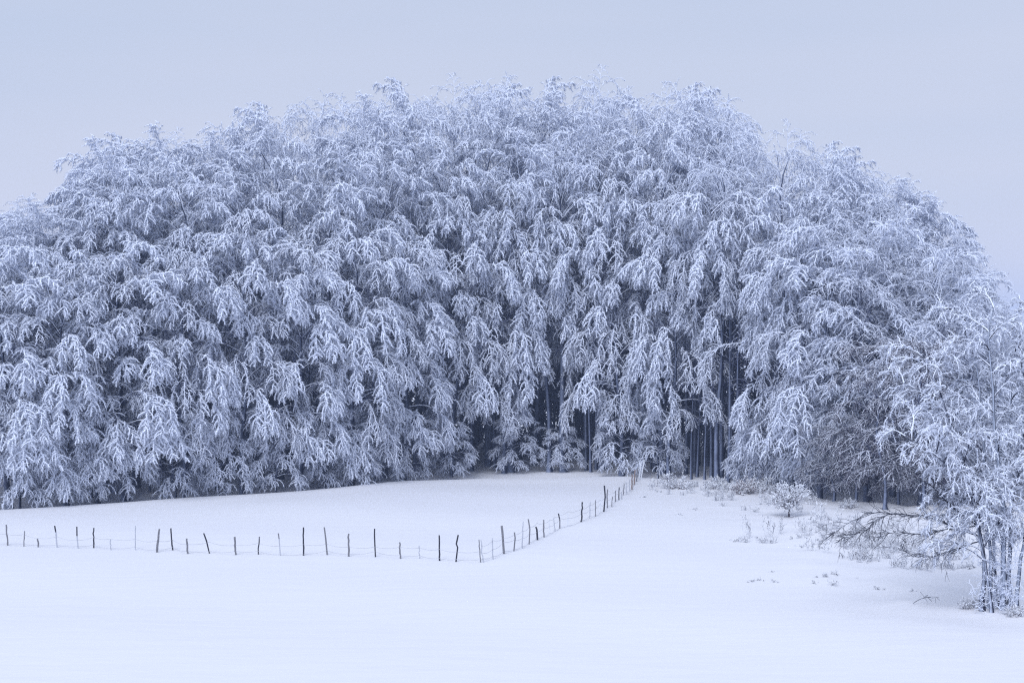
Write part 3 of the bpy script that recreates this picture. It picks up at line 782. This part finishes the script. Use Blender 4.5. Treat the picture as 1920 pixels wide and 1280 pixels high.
# polyline from top to base in photograph pixels, width, wood
POSTS = [([(12, 983), (15, 1022)], 3, 'g'), ([(46, 995), (45, 1024)], 2, 'g'), ([(71, 1009), (73, 1025)], 3, 'g'), ([(103, 985), (105, 998), (107, 1026)], 2.6, 'kl'),
         ([(144, 987), (145, 1004), (146, 1028)], 2.4, 'kl'), ([(176, 989), (176, 1027)], 2.6, 'k'), ([(207, 1011), (207, 1031)], 2, 'l'), ([(254, 985), (254, 1031)], 1.8, 'l'),
         ([(299, 991), (294, 1035)], 3.8, 'g'), ([(320, 990), (324, 1031)], 2.8, 'k'), ([(350, 1009), (352, 1038)], 3.6, 'g'), ([(382, 999), (388, 1013), (393, 1037)], 2.8, 'k'),
         ([(440, 1006), (442, 1040)], 3.6, 'g'), ([(486, 1006), (486, 1018), (484, 1027), (485, 1039)], 2.4, 'k'), ([(522, 999), (523, 1009), (526, 1041)], 2.2, 'gl'),
         ([(569, 988), (569, 1041)], 3, 'k'), ([(608, 988), (611, 1008), (613, 1040)], 2.6, 'g'), ([(654, 1000), (654, 1043)], 3.5, 'g'), ([(702, 991), (702, 1005), (703, 1044)], 2.6, 'k'),
         ([(749, 1016), (751, 1047)], 3, 'g'), ([(786, 1022), (787, 1047)], 2, 'l'), ([(823.5, 1003), (824.5, 1051)], 3, 'k'), ([(859, 1003), (857, 1019), (858.5, 1026), (855.5, 1053)], 2.8, 'k'),
         ([(898, 1011), (901, 1054)], 2, 'g'), ([(901.5, 1011), (906, 1054)], 2, 'l'), ([(923, 1008), (924, 1048)], 2, 'l'), ([(940.5, 985), (942, 996), (945, 1038)], 4.2, 'g'),
         ([(964.5, 998), (965.5, 1008), (964, 1033)], 2.6, 'g'), ([(981, 977), (979, 1028)], 2.2, 'l'), ([(990.5, 973), (992.5, 992), (992, 1020)], 2.6, 'g'),
         ([(1004.6, 987), (1007, 992), (1007, 1012)], 3.4, 'k'), ([(1019.5, 974), (1019.5, 1007)], 2.6, 'g'), ([(1029, 973), (1031, 1002)], 1.8, 'w'), ([(1038, 971), (1041, 996)], 1.8, 'l'),
         ([(1047, 962), (1050, 975), (1050, 990)], 2.4, 'kg'), ([(1065, 960), (1065, 987)], 1.6, 'w'), ([(1092, 941), (1090, 978)], 3, 'k'), ([(1107, 941), (1106, 972)], 1.8, 'l'),
         ([(1117, 937), (1116.5, 968)], 1.6, 'g'), ([(1125, 940), (1125, 963)], 1.6, 'w'), ([(1133, 910), (1134, 930), (1132, 959)], 2.9, 'k'), ([(1139.5, 917), (1138, 930), (1138.5, 952)], 2.2, 'g'),
         ([(1148, 930), (1147, 950)], 1.6, 'g'), ([(1154.5, 920), (1154, 940)], 2, 'g'), ([(1161, 913), (1160.5, 937)], 2, 'k'), ([(1165, 922), (1165, 936)], 1.6, 'l'),
         ([(1170.5, 907), (1168.5, 928)], 1.8, 'g'), ([(1174, 903), (1175, 927)], 1.8, 'l'), ([(1180, 897), (1181, 922)], 1.8, 'l'), ([(1185, 890), (1185, 918)], 2.8, 'b'),
         ([(1191, 880), (1189, 909)], 2.6, 'b'), ([(1196, 876), (1193, 903)], 2.6, 'g'), ([(1202, 865), (1198, 899)], 2.2, 'w'), ([(1208, 862), (1202, 898)], 2.2, 'w')]
fbase = at(902, 1054)
fence = thing('wire_fence', 'old fence of uneven leaning wooden posts and thin wire crossing the snow', 'fence', tuple(fbase))
rngf = np.random.default_rng(4)
feet = []
for pts, wpx, wood in POSTS:
    g = at(*pts[-1]); Y = g[1]
    feet.append(g)
    P = [up_at(u, v, Y) for u, v in pts][::-1]
    down = P[0] + (P[0] - P[1]) * (0.35 / np.linalg.norm(P[0] - P[1]))
    P = [down] + P
    S = resample(P, 10) if len(P) < 4 else np.array(P)
    S = S - fbase
    S[:, 1] += rngf.normal() * 0.05 * np.linspace(0, 1, len(S))
    S[1:-1] += rngf.normal(size=(len(S) - 2, 3)) * 0.012
    S = np.concatenate([S, S[-1:] + (S[-1:] - S[-2:-1]) * 0.02])
    r = wpx / FPX * Y / 2
    R = r * (1.05 - 0.12 * np.linspace(0, 1, len(S))) * (1 + rngf.normal(size=len(S)) * 0.07)
    R[-1] = r * 0.05
    V, F = tubes(S[None], R[None], 7, rngf)
    mats = [M_POST[c] for c in wood]
    mi = None
    if len(wood) == 2:
        zz = V[F].mean(1)[:, 2]
        cut = float(up_at(*pts[1], Y)[2] - fbase[2])
        mi = np.where(zz > cut, 0, 1)
    part('post', mesh_from('post', V, F, mats, mi), fence)
M_WIRE = plain('fence_wire', (0.42, 0.43, 0.48), 0.6)
feet = np.array(feet)
for hgt, jit in ((0.50, 0.06), (0.14, 0.05), (0.80, 0.05)):
    P = []
    idx = range(len(feet)) if hgt < 0.7 else range(23, len(feet))
    idx = list(idx)
    off = {k: hgt + rngf.normal() * jit for k in idx}
    for a, b_ in zip(idx[:-1], idx[1:]):
        pa = feet[a] + UP * max(0.05, off[a]) + np.array([0, -0.05, 0]); pb = feet[b_] + UP * max(0.05, off[b_]) + np.array([0, -0.05, 0])
        for j in range(5):
            f = j / 5
            q = pa * (1 - f) + pb * f
            q[2] -= 0.08 * 4 * f * (1 - f) * min(1.0, np.linalg.norm(pb - pa) / 1.5)
            P.append(q - fbase)
    P.append(feet[idx[-1]] + UP * off[idx[-1]] - fbase)
    if hgt < 0.7: P = [P[0] + np.array([-1.2, -0.3, 0.02])] + P
    P = np.array(P)
    V, F = tubes(P[None], np.full((1, len(P)), 0.007), 4, rngf)
    part('wire', mesh_from('wire', V, F, [M_WIRE]), fence)

tot = sum(sum(len(p.vertices) - 2 for p in m.polygons) for m in bpy.data.meshes if len(m.polygons) < 2000) + sum(2 * len(m.polygons) for m in bpy.data.meshes if len(m.polygons) >= 2000)
print('TRIANGLES', tot)

# ------------------------------------------------------------------ cold misty air
HZ = (-1560, -460, -6.0, 1560, 1560, 42.0)
x0, y0, z0, x1, y1, z1 = HZ
hv = np.array([[x0, y0, z0], [x1, y0, z0], [x1, y1, z0], [x0, y1, z0], [x0, y0, z1], [x1, y0, z1], [x1, y1, z1], [x0, y1, z1]])
hf = np.array([[0, 3, 2, 1], [4, 5, 6, 7], [0, 1, 5, 4], [1, 2, 6, 5], [2, 3, 7, 6], [3, 0, 4, 7]])
mh = bpy.data.materials.new('haze'); mh.use_nodes = True
hn = mh.node_tree.nodes; hn.clear()
ho = hn.new('ShaderNodeOutputMaterial'); hp_ = hn.new('ShaderNodeVolumePrincipled')
hp_.inputs['Color'].default_value = (0.55, 0.68, 1.0, 1); hp_.inputs['Density'].default_value = 0.0005
hp_.inputs['Anisotropy'].default_value = 0.2
mh.node_tree.links.new(hp_.outputs[0], ho.inputs['Volume'])
haze = bpy.data.objects.new('haze', mesh_from('haze', hv, hf, [mh])); haze['kind'] = 'stuff'
C.objects.link(haze)
